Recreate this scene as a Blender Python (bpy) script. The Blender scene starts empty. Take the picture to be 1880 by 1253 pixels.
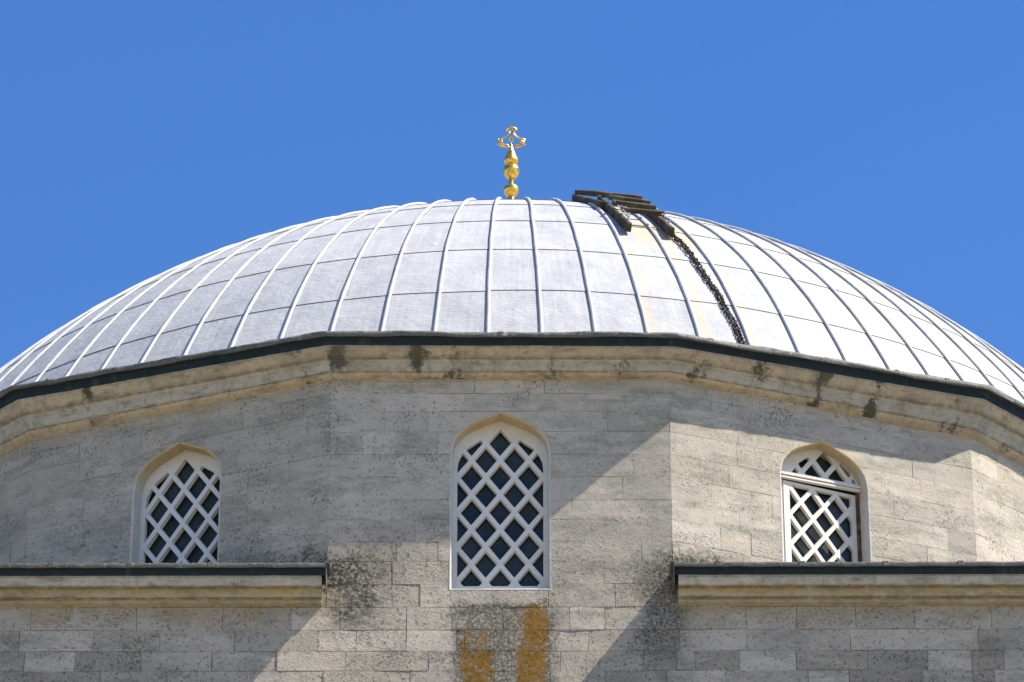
import bpy, bmesh, math, random
import numpy as np
from mathutils import Vector, Matrix
from mathutils.geometry import delaunay_2d_cdt
random.seed(7)
rng = np.random.default_rng(11)
sc = bpy.context.scene
R = math.radians
GZ = 23.3                                  # height of the dome's eave above the ground; local z = 0 is that eave

# ------------------------------------------------------------------ camera
cam_d = bpy.data.cameras.new("camera"); cam = bpy.data.objects.new("camera", cam_d)
sc.collection.objects.link(cam); sc.camera = cam
D, ZC, PITCH, ROLL, HEAD, FPX = 48.8297, -21.6987, .4967, -.0007, .002, 8000.
f = np.array([math.sin(HEAD)*math.cos(PITCH), math.cos(HEAD)*math.cos(PITCH), math.sin(PITCH)])
r_ = np.cross(f, [0, 0, 1]); r_ /= np.linalg.norm(r_); u_ = np.cross(r_, f)
r2 = r_*math.cos(ROLL)+u_*math.sin(ROLL); u2 = -r_*math.sin(ROLL)+u_*math.cos(ROLL)
M = Matrix(((r2[0], u2[0], -f[0], 0), (r2[1], u2[1], -f[1], -D), (r2[2], u2[2], -f[2], ZC+GZ), (0, 0, 0, 1)))
cam.matrix_world = M
cam_d.sensor_width = 36; cam_d.lens = FPX/1880*36
cam_d.clip_start = .5; cam_d.clip_end = 6000

# ------------------------------------------------------------------ light
SUN = Vector((.75, -.165, 1.0)).normalized()          # direction towards the sun
el = math.asin(SUN.z); az = math.atan2(SUN.x, SUN.y)
w = bpy.data.worlds.new("World"); sc.world = w; w.use_nodes = True
nt = w.node_tree; nt.nodes.clear()
sky = nt.nodes.new("ShaderNodeTexSky"); sky.sky_type = 'NISHITA'; sky.sun_disc = False
sky.sun_elevation = el; sky.sun_rotation = az; sky.air_density = 1.0; sky.dust_density = .0; sky.ozone_density = 2.0
hsv = nt.nodes.new("ShaderNodeHueSaturation"); hsv.inputs['Hue'].default_value = .5125
hsv.inputs['Saturation'].default_value = 1.30; hsv.inputs['Value'].default_value = 1.08
bg = nt.nodes.new("ShaderNodeBackground"); bg.inputs[1].default_value = .085
ow = nt.nodes.new("ShaderNodeOutputWorld")
nt.links.new(sky.outputs[0], hsv.inputs['Color']); nt.links.new(hsv.outputs[0], bg.inputs[0]); nt.links.new(bg.outputs[0], ow.inputs[0])
sl = bpy.data.lights.new("sun", 'SUN'); sl.energy = 5.0; sl.angle = R(.53); sl.color = (1, .91, .79)
so = bpy.data.objects.new("sun", sl); sc.collection.objects.link(so)
so.rotation_euler = SUN.to_track_quat('Z', 'Y').to_euler(); so.location = (40, -20, 80)
sc.view_settings.view_transform = 'Standard'; sc.view_settings.look = 'None'
sc.view_settings.exposure = 1.12; sc.view_settings.gamma = 1

# ------------------------------------------------------------------ node helpers
class NT:
    def __init__(s, name):
        s.m = bpy.data.materials.new(name); s.m.use_nodes = True; s.t = s.m.node_tree; s.t.nodes.clear()
        s.out = s.n('ShaderNodeOutputMaterial'); s.b = s.n('ShaderNodeBsdfPrincipled')
        s.l(s.b.outputs[0], s.out.inputs[0])
        s.tc = s.n('ShaderNodeTexCoord'); s.P = s.tc.outputs['Object']; s.sep = None
    def n(s, t): return s.t.nodes.new(t)
    def l(s, a, b): s.t.links.new(a, b)
    def put(s, v, sock):
        if isinstance(v, (int, float)):
            sock.default_value = v if sock.type == 'VALUE' else (v, v, v, 1)
        elif isinstance(v, tuple): sock.default_value = v if len(v) == len(sock.default_value) else tuple(v)+(1,)
        else: s.l(v, sock)
    def math(s, op, a, b=0., c=None, clamp=False):
        n = s.n('ShaderNodeMath'); n.operation = op; n.use_clamp = clamp
        s.put(a, n.inputs[0]); s.put(b, n.inputs[1])
        if c is not None: s.put(c, n.inputs[2])
        return n.outputs[0]
    def noise(s, scale, detail=4, rough=.55, vec=None, dist=0, col=False):
        n = s.n('ShaderNodeTexNoise'); n.inputs['Scale'].default_value = scale; n.inputs['Detail'].default_value = detail
        n.inputs['Roughness'].default_value = rough; n.inputs['Distortion'].default_value = dist
        s.l(vec or s.P, n.inputs['Vector']); return n.outputs['Color' if col else 'Fac']
    def vor(s, scale, feat='F1', vec=None, rnd=1.0):
        n = s.n('ShaderNodeTexVoronoi'); n.inputs['Scale'].default_value = scale; n.feature = feat
        n.inputs['Randomness'].default_value = rnd
        s.l(vec or s.P, n.inputs['Vector']); return n.outputs['Distance']
    def step(s, v, a, b, lo=0., hi=1.):
        n = s.n('ShaderNodeMapRange'); n.interpolation_type = 'SMOOTHSTEP'; s.put(v, n.inputs[0])
        for i, x in enumerate((a, b, lo, hi)): s.put(x, n.inputs[i+1])
        return n.outputs[0]
    def mix(s, fac, a, b, mode='MIX'):
        n = s.n('ShaderNodeMix'); n.data_type = 'RGBA'; n.blend_type = mode; n.clamp_factor = True
        s.put(fac, n.inputs[0]); s.put(a, n.inputs[6]); s.put(b, n.inputs[7]); return n.outputs[2]
    def mapping(s, scale, vec=None, rot=(0, 0, 0)):
        n = s.n('ShaderNodeMapping'); n.inputs['Scale'].default_value = scale; n.inputs['Rotation'].default_value = rot
        s.l(vec or s.P, n.inputs[0]); return n.outputs[0]
    def mapt(s, size, rot):
        n = s.n('ShaderNodeMapping'); n.vector_type = 'TEXTURE'; n.inputs['Scale'].default_value = size; n.inputs['Rotation'].default_value = rot
        s.l(s.P, n.inputs[0]); return n.outputs[0]
    def xyz(s):
        if not s.sep:
            s.sep = s.n('ShaderNodeSeparateXYZ'); s.l(s.P, s.sep.inputs[0])
        return s.sep.outputs
    def attr(s, name):
        n = s.n('ShaderNodeAttribute'); n.attribute_name = name; return n
    def bump(s, h, strength, dist, nrm=None):
        n = s.n('ShaderNodeBump'); n.inputs['Strength'].default_value = strength; n.inputs['Distance'].default_value = dist
        s.l(h, n.inputs['Height'])
        if nrm: s.l(nrm, n.inputs['Normal'])
        return n.outputs[0]
    def fin(s, col, rough, nrm=None, metal=0., spec=None):
        s.put(col, s.b.inputs['Base Color']); s.put(rough, s.b.inputs['Roughness']); s.put(metal, s.b.inputs['Metallic'])
        if nrm: s.l(nrm, s.b.inputs['Normal'])
        if spec is not None: s.b.inputs['Specular IOR Level'].default_value = spec
        return s.m
    def box(s, x0, x1, z0, z1, sx, sz, wob=None, X=None, Z=None):
        """1 inside a box of local x,z with soft edges, edges pushed about by a noise value."""
        X = X or s.xyz()[0]; Z = Z or s.math('SUBTRACT', s.xyz()[2], GZ)
        if wob is not None:
            X = s.math('ADD', X, wob); Z = s.math('ADD', Z, wob)
        a = s.math('MULTIPLY', s.step(X, x0-sx, x0+sx), s.step(X, x1-sx, x1+sx, 1., 0.))
        b = s.math('MULTIPLY', s.step(Z, z0-sz, z0+sz), s.step(Z, z1-sz, z1+sz, 1., 0.))
        return s.math('MULTIPLY', a, b)

# ------------------------------------------------------------------ materials
def mat_wall():
    g = NT("limestone_blocks"); Z = g.math('SUBTRACT', g.xyz()[2], GZ); X = g.xyz()[0]
    a = g.attr('tone'); se = g.n('ShaderNodeSeparateColor'); g.l(a.outputs['Color'], se.inputs[0])
    tone, tan, pit = se.outputs
    n_big = g.noise(.9, 4, .6); n_mid = g.noise(5, 6, .65); n_f = g.noise(38, 6, .7); n_ff = g.noise(120, 3, .7)
    base = g.mix(tone, (.275, .252, .20), (.60, .54, .445))
    base = g.mix(g.math('MULTIPLY', tan, .7), base, (.40, .315, .21))
    # cloudy weathering
    base = g.mix(g.step(n_mid, .35, .75, 0., .45), base, (.25, .245, .215))
    base = g.mix(g.step(n_big, .42, .75, 0., .35), base, (.36, .33, .27))
    base = g.mix(g.step(n_f, .30, .72, .22, 0.), base, (.56, .53, .47))
    # biscuit-coloured newer dressing lower right / bright parts by face
    hz = g.noise(1, 7, .74, vec=g.mapping((1.3, 1.3, 4.2)))
    base = g.mix(g.math('MULTIPLY', g.step(hz, .45, .64, 0., .75), g.step(g.noise(26, 6, .85), .34, .60, .25, 1.)), base, (.19, .185, .15))
    base = g.mix(g.step(g.noise(1, 4, .6, vec=g.mapping((1.9, 1.9, 5.0), rot=(0, .05, 0))), .53, .72, 0., .5), base, (.56, .50, .41))
    bp = g.noise(1, 6, .78, vec=g.mapping((.8, .8, 1.5)))
    base = g.mix(g.step(bp, .54, .68, 0., .36), base, (.17, .17, .14))
    # dark lichen specks
    wet = g.noise(2.2, 5, .6)
    thr = g.math('SUBTRACT', .685, g.math('ADD', g.math('MULTIPLY', pit, .045), g.math('MULTIPLY', g.step(wet, .46, .64), .092)))
    n_sp = g.noise(44, 5, .66, dist=.8)
    spk = g.step(g.math('SUBTRACT', n_sp, thr), 0., .045)
    base = g.mix(g.math('MULTIPLY', spk, .62), base, (.10, .10, .085))
    pd = g.step(g.noise(30, 4, .7), .58, .74)
    base = g.mix(g.math('MULTIPLY', pd, .6), base, (.12, .115, .09))
    # black growth where the lower cornices meet the drum
    wob = g.math('MULTIPLY', g.math('SUBTRACT', g.noise(3.6, 6, .75), .5), .9)
    wobf = g.math('MULTIPLY', g.math('SUBTRACT', g.noise(9, 7, .85), .5), .42)
    dk = g.box(-2.6, -1.15, -2.95, -2.42, .50, .20, wob)
    dk = g.math('MAXIMUM', dk, g.box(1.45, 2.35, -2.85, -2.47, .18, .12, wob))
    dk = g.math('MAXIMUM', dk, g.math('MULTIPLY', g.box(-1.78, -1.25, -3.2, -2.6, .15, .12, wob), .9))
    dk = g.math('MAXIMUM', dk, g.math('MULTIPLY', g.box(1.35, 1.85, -3.6, -2.5, .14, .3, wob), .75))
    dk = g.math('MAXIMUM', dk, g.math('MULTIPLY', g.box(-.52, .52, -4.6, -3.03, .07, .04, wobf), .74))
    grain = g.step(g.noise(30, 5, .75), .36, .56)
    base = g.mix(g.math('MULTIPLY', g.math('MULTIPLY', dk, .95), g.math('ADD', g.math('MULTIPLY', grain, .8), .2)), base, (.040, .042, .032))
    # ochre band washed out under the upper cornice and around the arch
    och = g.math('MULTIPLY', g.step(g.math('ADD', Z, g.math('MULTIPLY', wob, .25)), -.62, -.45), g.step(n_mid, .3, .6, .25, .9))
    base = g.mix(g.math('MULTIPLY', och, .65), base, (.40, .29, .15))
    och2 = g.math('MULTIPLY', g.box(-9, -1.7, -3.2, -3.0, .2, .06, wob), .5)
    och2 = g.math('MAXIMUM', och2, g.math('MULTIPLY', g.box(1.8, 9, -3.2, -3.0, .1, .06, wob), .5))
    base = g.mix(och2, base, (.33, .25, .13))
    # orange lichen below the middle window (blotches)
    o = g.box(-.42, -.13, -4.5, -3.56, .03, .03, wobf)
    o = g.math('MAXIMUM', o, g.math('MULTIPLY', g.box(-.44, -.36, -3.62, -3.33, .02, .02, wobf), .9))
    o = g.math('MAXIMUM', o, g.math('MULTIPLY', g.box(-.28, -.17, -3.6, -3.33, .02, .02, wobf), .7))
    o = g.math('MAXIMUM', o, g.box(.21, .44, -3.58, -3.04, .03, .03, wobf))
    o = g.math('MAXIMUM', o, g.box(.13, .42, -4.5, -3.50, .04, .03, wobf))
    o = g.math('MAXIMUM', o, g.math('MULTIPLY', g.box(.10, .20, -3.4, -3.05, .05, .05, wobf), .35))
    o = g.math('MULTIPLY', o, g.step(g.noise(19, 7, .9), .33, .52))
    base = g.mix(g.math('MULTIPLY', o, .95), base, g.mix(g.noise(20, 6, .8), (.07, .042, .006), (.36, .18, .010)))
    tiny = g.math('MULTIPLY', g.step(g.noise(9, 4, .8), .66, .72), g.step(Z, -3.3, -3.2, 1., 0.))
    base = g.mix(g.math('MULTIPLY', tiny, .5), base, (.38, .24, .07))
    # relief: pits, chisel marks, fine grain
    rough_amt = g.math('ADD', .35, g.math('MULTIPLY', pit, .9))
    low = g.step(Z, -2.55, -1.9, 1.0, .42)
    h1 = g.noise(15, 7, .72); h2 = g.noise(75, 5, .75)
    ch = g.noise(1, 4, .6, vec=g.mapt((1/16., 1/45., 1/52.), (0, R(40), 0)))
    ch2 = g.noise(1, 3, .6, vec=g.mapt((1/14., 1/40., 1/60.), (0, R(12), 0)))
    ch = g.mix(g.step(g.noise(2.5, 2), .44, .56), ch, ch2)
    pits = g.step(g.noise(30, 4, .7), .56, .72)
    h = g.math('ADD', g.math('MULTIPLY', h1, .9), g.math('MULTIPLY', h2, .50)); h = g.math('ADD', h, g.math('MULTIPLY', ch, g.step(g.noise(1.3, 3), .42, .6, .25, .75)))
    h = g.math('SUBTRACT', h, g.math('MULTIPLY', pits, .7))
    h = g.math('MULTIPLY', g.math('MULTIPLY', h, rough_amt), low)
    h = g.math('SUBTRACT', h, g.math('MULTIPLY', spk, .35))
    n1 = g.bump(g.noise(1.6, 3, .5), .5, .03)
    return g.fin(base, .93, g.bump(h, 1.0, .024, n1), spec=.2)

def mat_mortar():
    g = NT("lime_mortar"); n = g.noise(20, 5)
    return g.fin(g.mix(g.step(n, .35, .7), (.24, .23, .20), (.40, .38, .34)), .95, g.bump(g.noise(60, 4), .6, .006), spec=.1)

def mat_cornice(name, dark):
    g = NT(name); Z = g.math('SUBTRACT', g.xyz()[2], GZ)
    a = g.attr('tone'); se = g.n('ShaderNodeSeparateColor'); g.l(a.outputs['Color'], se.inputs[0])
    band, joint, rnd = se.outputs            # band: 0 grey stone .. 1 ochre stained
    n_mid = g.noise(4, 6, .65); n_f = g.noise(30, 6, .7); strk = g.noise(1, 5, .65, vec=g.mapping((6, 6, 1.6)))
    grey = g.mix(n_f, (.34, .335, .30), (.56, .54, .48))
    ochre = g.mix(n_f, dark, tuple(c*1.75 for c in dark))
    amt = g.math('MULTIPLY', band, g.step(n_mid, .22, .62, .55, 1.))
    c = g.mix(amt, grey, ochre)
    c = g.mix(g.step(g.noise(9, 5, .7), .45, .7, 0., .55), c, g.mix(n_f, (.30, .27, .20), (.50, .45, .35)))
    c = g.mix(g.math('MULTIPLY', rnd, .32), c, (.20, .185, .15))
    # grey-green run marks
    c = g.mix(g.step(strk, .55, .72, 0., .45), c, (.19, .19, .165))
    sn = g.noise(1, 6, .8, vec=g.mapping((9, 9, 6)))
    soot = g.math('MULTIPLY', a.outputs['Alpha'], 1.0); soot = g.step(g.math('ADD', soot, g.math('MULTIPLY', g.math('SUBTRACT', sn, .5), 3.6)), .50, 1.15)
    c = g.mix(g.math('MULTIPLY', soot, .92), c, (.050, .050, .038))
    c = g.mix(g.step(g.noise(1, 5, .7, vec=g.mapping((3.2, 3.2, 14))), .50, .68, 0., .55), c, (.135, .115, .07))
    spk = g.step(g.noise(60, 4, .6), .64, .70)
    c = g.mix(g.math('MULTIPLY', spk, .6), c, (.10, .085, .05))
    c = g.mix(g.math('MULTIPLY', g.math('MULTIPLY', joint, g.step(g.noise(1, 5, .75, vec=g.mapping((9, 9, 9))), .36, .56, .25, 1.)), .80), c, (.085, .07, .035))
    c = g.mix(g.math('MULTIPLY', g.step(g.noise(15, 6, .85), .50, .62), .42), c, (.12, .11, .075))
    c = g.mix(g.math('MULTIPLY', g.step(g.noise(1.7, 5, .7), .50, .66), .40), c, (.17, .165, .13))
    h = g.math('ADD', g.noise(26, 6, .68), g.math('MULTIPLY', g.noise(80, 4, .7), .3))
    return g.fin(c, .93, g.bump(h, .6, .010, g.bump(g.noise(3, 3), .4, .02)), spec=.15)

def mat_lead_dome():
    g = NT("weathered_lead_sheet"); uv = g.attr('pan')       # pan.x = azimuth deg, pan.y = polar deg, pan.z random
    v = uv.outputs['Vector']; se = g.n('ShaderNodeSeparateXYZ'); g.l(v, se.inputs[0]); A, PH, RN = se.outputs
    n1 = g.noise(3, 5, .6); n2 = g.noise(1, 5, .7, vec=g.mapping((14, 14, 60)))
    n3 = g.noise(60, 3, .6)
    c = g.mix(g.step(n1, .3, .7), (.310, .328, .352), (.390, .402, .416))
    c = g.mix(g.step(n2, .48, .72, 0., .5), c, (.24, .255, .29))
    run = g.noise(1, 6, .75, vec=g.mapping((2.6, .10, .8), vec=v))
    c = g.mix(g.step(run, .50, .72, 0., .55), c, (.225, .24, .275))
    c = g.mix(g.step(run, .47, .30, 0., .40), c, (.50, .50, .50))
    c = g.mix(g.math('MULTIPLY', g.step(g.noise(2.1, 6, .8), .52, .66), .38), c, (.44, .43, .40))
    c = g.mix(g.math('MULTIPLY', RN, .32), c, (.46, .46, .47))
    c = g.mix(g.step(n3, .5, .75, 0., .25), c, (.46, .46, .475))
    st = g.noise(1, 4, .7, vec=g.mapping((1.1, .12, 1), vec=v))
    wob = g.math('MULTIPLY', g.math('SUBTRACT', g.noise(5, 4), .5), .9)
    def streak(a0, a1, p0, p1, s=.22):
        AA = g.math('ADD', A, wob)
        return g.math('MULTIPLY', g.math('MULTIPLY', g.step(AA, a0-s, a0+s), g.step(AA, a1-s, a1+s, 1., 0.)),
                      g.math('MULTIPLY', g.step(PH, p0-1, p0+1), g.step(PH, p1-1.5, p1+1.5, 1., 0.)))
    m = streak(11.0, 16.9, 41, 47, .7)
    m = g.math('MAXIMUM', m, g.math('MULTIPLY', streak(9.6, 10.3, 44, 70, .35), .7))
    m = g.math('MAXIMUM', m, g.math('MULTIPLY', streak(13.5, 14.3, 45, 70, .3), .8))
    m = g.math('MAXIMUM', m, g.math('MULTIPLY', streak(17.2, 17.7, 49, 70, .14), 1.0))
    m = g.math('MAXIMUM', m, g.math('MULTIPLY', streak(24, 60, 35, 70, 4), g.step(g.noise(1.6, 5, .7), .42, .68, .12, .85)))
    c = g.mix(g.math('MULTIPLY', m, .85), c, g.mix(n1, (.42, .35, .25), (.47, .405, .315)))
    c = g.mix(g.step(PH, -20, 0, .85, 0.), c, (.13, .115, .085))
    rough = g.step(n1, .3, .7, .60, .74)
    h = g.math('ADD', g.noise(5, 5, .6), g.math('MULTIPLY', n2, .5))
    return g.fin(c, rough, g.bump(h, .6, .03), metal=0., spec=.12)

def mat_lead_rib():
    g = NT("weathered_lead_roll"); n1 = g.noise(9, 5, .6)
    c = g.mix(g.step(n1, .3, .7), (.34, .355, .37), (.43, .445, .455))
    c = g.mix(g.attr('foot').outputs['Fac'], c, (.06, .105, .125))  # shade along the roll's feet, painted dark into the colour
    return g.fin(c, .65, g.bump(g.noise(12, 4), .4, .01), spec=.3)

def mat_lead_dark():
    g = NT("dark_eave_lead"); n = g.noise(6, 6, .7); s = g.noise(1, 5, .7, vec=g.mapping((9, 9, 3)))
    c = g.mix(n, (.008, .018, .026), (.018, .032, .044))
    c = g.mix(g.step(s, .55, .7, 0., .55), c, (.055, .072, .08))
    return g.fin(c, .7, g.bump(g.noise(14, 4), .6, .012), spec=.2)

def mat_lead_lip():
    g = NT("worn_lead_lip"); n = g.noise(5, 6, .7); s = g.noise(22, 5, .7)
    c = g.mix(n, (.055, .058, .052), (.14, .14, .128)); c = g.mix(g.step(s, .55, .7, 0., .6), c, (.36, .35, .32))
    c = g.mix(g.step(g.noise(2.2, 4), .52, .66, 0., .6), c, (.14, .135, .125))
    return g.fin(c, .65, g.bump(g.noise(16, 4), .7, .012), spec=.3)

def mat_plaster(name, a, b):
    g = NT(name); n = g.noise(8, 6, .6)
    c = g.mix(n, a, b); Z = g.math('SUBTRACT', g.xyz()[2], GZ)
    c = g.mix(g.step(g.noise(3, 5, .7), .5, .75, 0., .35), c, (.45, .41, .34))
    c = g.mix(g.step(g.math('ADD', Z, g.math('MULTIPLY', g.noise(6), .2)), -1.12, -.82, 0., .55), c, (.52, .43, .28))
    c = g.mix(g.step(g.noise(70, 4, .6), .66, .72, 0., .4), c, (.25, .24, .2))
    return g.fin(c, .8, g.bump(g.noise(45, 5, .7), .35, .005), spec=.25)

def mat_reveal():
    g = NT("stained_window_reveal"); n = g.noise(9, 6, .65); Z = g.math('SUBTRACT', g.xyz()[2], GZ)
    c = g.mix(n, (.40, .385, .35), (.56, .54, .49))
    c = g.mix(g.math('MULTIPLY', g.step(g.math('ADD', Z, g.math('MULTIPLY', g.noise(5), .3)), -1.25, -.78), g.step(n, .3, .6, .5, .9)), c, (.42, .31, .14))
    c = g.mix(g.step(g.noise(26, 5, .7), .60, .68, 0., .6), c, (.13, .115, .07))
    return g.fin(c, .9, g.bump(g.noise(40, 5, .7), .5, .008), spec=.2)

def mat_glass():
    g = NT("dusty_dark_glass"); d = g.noise(60, 5, .75); d2 = g.noise(3, 4, .6)
    c = g.mix(g.step(d2, .35, .7), (.018, .025, .023), (.034, .043, .040))
    c = g.mix(g.step(d, .66, .74, 0., .22), c, (.4, .42, .42))
    return g.fin(c, g.step(d2, .3, .7, .15, .35), spec=.3)

def mat_simple(name, a, b, sc_=12, rough=.8, metal=0., bump=.4, bd=.006, spec=.4):
    g = NT(name); return g.fin(g.mix(g.step(g.noise(sc_, 6, .65), .3, .7), a, b), rough, g.bump(g.noise(sc_*3, 4, .7), bump, bd), metal=metal, spec=spec)

def mat_wood():
    g = NT("weathered_wood"); gr = g.noise(14, 5, .7, vec=g.mapping((1, 6, 6)))
    c = g.mix(gr, (.014, .011, .008), (.085, .070, .048)); c = g.mix(g.step(g.noise(5, 4), .45, .7, 0., .6), c, (.13, .12, .10))
    return g.fin(c, .85, g.bump(gr, .6, .008), spec=.2)

def mat_gold():
    g = NT("gilded_copper"); n = g.noise(14, 5, .65)
    c = g.mix(g.step(n, .35, .65), (.66, .40, .06), (.86, .58, .14)); c = g.mix(g.step(g.noise(24, 5, .7), .56, .68, 0., .75), c, (.24, .16, .05))
    return g.fin(c, g.step(n, .3, .7, .24, .42), g.bump(g.noise(30, 4), .35, .006), metal=.92)

def mat_ground():
    g = NT("stone_paving"); br = g.n('ShaderNodeTexBrick'); g.l(g.P, br.inputs['Vector']); br.inputs['Scale'].default_value = 1.2
    br.inputs['Color1'].default_value = (.25, .215, .16, 1); br.inputs['Color2'].default_value = (.31, .27, .205, 1); br.inputs['Mortar'].default_value = (.16, .15, .14, 1)
    br.inputs['Mortar Size'].default_value = .012
    return g.fin(g.mix(g.step(g.noise(.4, 5), .35, .7, 0., .5), br.outputs['Color'], (.19, .175, .12)), .9, g.bump(g.noise(20), .3, .01), spec=.2)

WALL = mat_wall(); MORTAR = mat_mortar(); CORN = mat_cornice("stained_cornice_stone", (.37, .29, .18)); CORN2 = mat_cornice("ochre_cornice_stone", (.27, .215, .105))
LEAD = mat_lead_dome(); RIB = mat_lead_rib(); LDARK = mat_lead_dark(); LLIP = mat_lead_lip()
PLAS = mat_plaster("pale_plaster_lattice", (.53, .525, .50), (.66, .65, .62)); WHITE = mat_plaster("cream_painted_lattice", (.58, .55, .48), (.68, .65, .58))
REV = mat_reveal(); GLASS = mat_glass(); WOOD = mat_wood(); GOLD = mat_gold()
IRON = mat_simple("rusty_iron", (.006, .006, .005), (.022, .017, .012), 40, .7, .4); GAP = mat_simple("rusted_steel_frame", (.02, .018, .016), (.20, .09, .04), 16, .8)
SEALANT = mat_simple("dried_mortar_smear", (.30, .30, .30), (.45, .45, .44), 20, .85)

# ------------------------------------------------------------------ object helpers
def link(o, parent=None):
    sc.collection.objects.link(o)
    if parent: o.parent = parent
    return o
def mesh(name, V, F, mat, parent=None, smooth=False, loc=None, attr=None, raw=False, attr_name='tone'):
    V = np.asarray(V, float)
    if not raw: V = V + np.array([0, 0, GZ])
    me = bpy.data.meshes.new(name); me.from_pydata(V.tolist(), [], [list(map(int, q)) for q in F]); 
    if attr is not None:
        a = me.attributes.new(attr_name, 'FLOAT_COLOR', 'POINT')
        attr = np.asarray(attr, float); at = np.ones((len(V), 4)); at[:, :attr.shape[1]] = attr; a.data.foreach_set('color', at.ravel())
    me.materials.append(mat); me.validate(); me.update()
    if smooth: me.polygons.foreach_set('use_smooth', [True]*len(me.polygons))
    o = bpy.data.objects.new(name, me)
    return link(o, parent)
def empty(name, label=None, cat=None, group=None, parent=None, loc=(0, 0, 0)):
    o = bpy.data.objects.new(name, None); link(o, parent); o.location = loc; o.empty_display_size = .2
    if label: o['label'] = label
    if cat: o['category'] = cat
    if group: o['group'] = group
    return o
class Acc:
    def __init__(s): s.V = []; s.F = []; s.A = []
    def add(s, V, F, a=None):
        b = len(s.V); s.V += [list(map(float, v)) for v in V]; s.F += [[i+b for i in q] for q in F]
        s.A += [a if a is not None else (0, 0, 0)]*len(V) if (a is None or np.ndim(a) == 1) else [list(x) for x in a]
    def box(s, c, ax, hs, a=None):
        """c centre, ax three axis vectors, hs half sizes."""
        c = np.array(c, float); V = []
        for i in (-1, 1):
            for j in (-1, 1):
                for k in (-1, 1): V.append(c+np.array(ax[0])*hs[0]*i+np.array(ax[1])*hs[1]*j+np.array(ax[2])*hs[2]*k)
        s.add(V, [(0, 1, 3, 2), (4, 6, 7, 5), (0, 4, 5, 1), (2, 3, 7, 6), (0, 2, 6, 4), (1, 5, 7, 3)], a)
    def tube(s, pts, rad, n=8, closed=False, flat=1.0):
        pts = [np.array(p, float) for p in pts]; m = len(pts); V = []
        rad = rad if hasattr(rad, '__len__') else [rad]*m
        for i, p in enumerate(pts):
            a = pts[(i-1) % m] if (closed or i > 0) else p; b = pts[(i+1) % m] if (closed or i < m-1) else p
            t = b-a; t /= np.linalg.norm(t)+1e-9
            ref = np.array([0, 1., 0]) if abs(t[1]) < .8 else np.array([1., 0, 0])
            x = np.cross(t, ref); x /= np.linalg.norm(x); y = np.cross(t, x)
            for k in range(n):
                q = 2*math.pi*k/n; V.append(p+rad[i]*(x*math.cos(q)+y*flat*math.sin(q)))
        F = []
        for i in range(m if closed else m-1):
            for k in range(n):
                j = (i+1) % m; F.append((i*n+k, i*n+(k+1) % n, j*n+(k+1) % n, j*n+k))
        if not closed: F += [tuple(range(n))[::-1], tuple((m-1)*n+k for k in range(n))]
        s.add(V, F)
    def make(s, name, mat, parent=None, **kw): return mesh(name, s.V, s.F, mat, parent, **kw)
def bevel(o, w_, seg=1):
    m = o.modifiers.new("bevel", 'BEVEL'); m.width = w_; m.segments = seg; m.limit_method = 'ANGLE'; m.angle_limit = R(40)

YAW = -.0048; RW = 9.0; NS = 16; STEP = 2*math.pi/NS; AP = RW*math.cos(STEP/2); HS = RW*math.sin(STEP/2)
def frame(k):
    a = YAW+k*STEP; return np.array([math.sin(a), -math.cos(a), 0]), np.array([math.cos(a), math.sin(a), 0])
def fp(k, u, z, d=0.):
    n, t = frame(k); return n*(AP+d)+t*u+np.array([0, 0, z])
def lerp(a, b, t): return a+(b-a)*t
def in_poly(x, y, P):
    c = False; j = len(P)-1
    for i in range(len(P)):
        if (P[i][1] > y) != (P[j][1] > y) and x < (P[j][0]-P[i][0])*(y-P[i][1])/(P[j][1]-P[i][1])+P[i][0]: c = not c
        j = i
    return c

# ------------------------------------------------------------------ ground
g_ = mesh("ground", [(-2500, -2500, 0), (2500, -2500, 0), (2500, 2500, 0), (-2500, 2500, 0)], [(0, 1, 2, 3)], mat_ground(), raw=True)
g_['kind'] = "structure"; g_['label'] = "stone paving around the domed building"

B = empty("domed_building", "old limestone domed building with lead roofed dome, arched lattice windows and stained cornices", "building")

# ------------------------------------------------------------------ windows' shared outline (face-local u,z)
def arch_outline(hw=.507, scale=1.0):
    half = [(0, -.850), (-.045, -.876), (-.087, -.893), (-.199, -.940), (-.300, -.988), (-.375, -1.040), (-.432, -1.100), (-.472, -1.16), (-.495, -1.24), (-.507, -1.33)]
    half = [(x/.507*hw, z) for x, z in half]
    L = half+[(-hw, -2.0), (-hw, -2.875)]
    return L+[(-x, z) for x, z in reversed(L) if x != 0]
OUT = arch_outline()

# ------------------------------------------------------------------ masonry
COURSE = [-.25, -.49, -.636, -.846, -1.082, -1.343, -1.604, -1.865, -2.088, -2.337, -2.561, -2.817, -3.073, -3.327, -3.561, -3.777]
while COURSE[-1] > -GZ+.3: COURSE.append(COURSE[-1]-.262)
COURSE[-1] = -GZ+.01
def px(x): return (x-918)/182.
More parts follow.
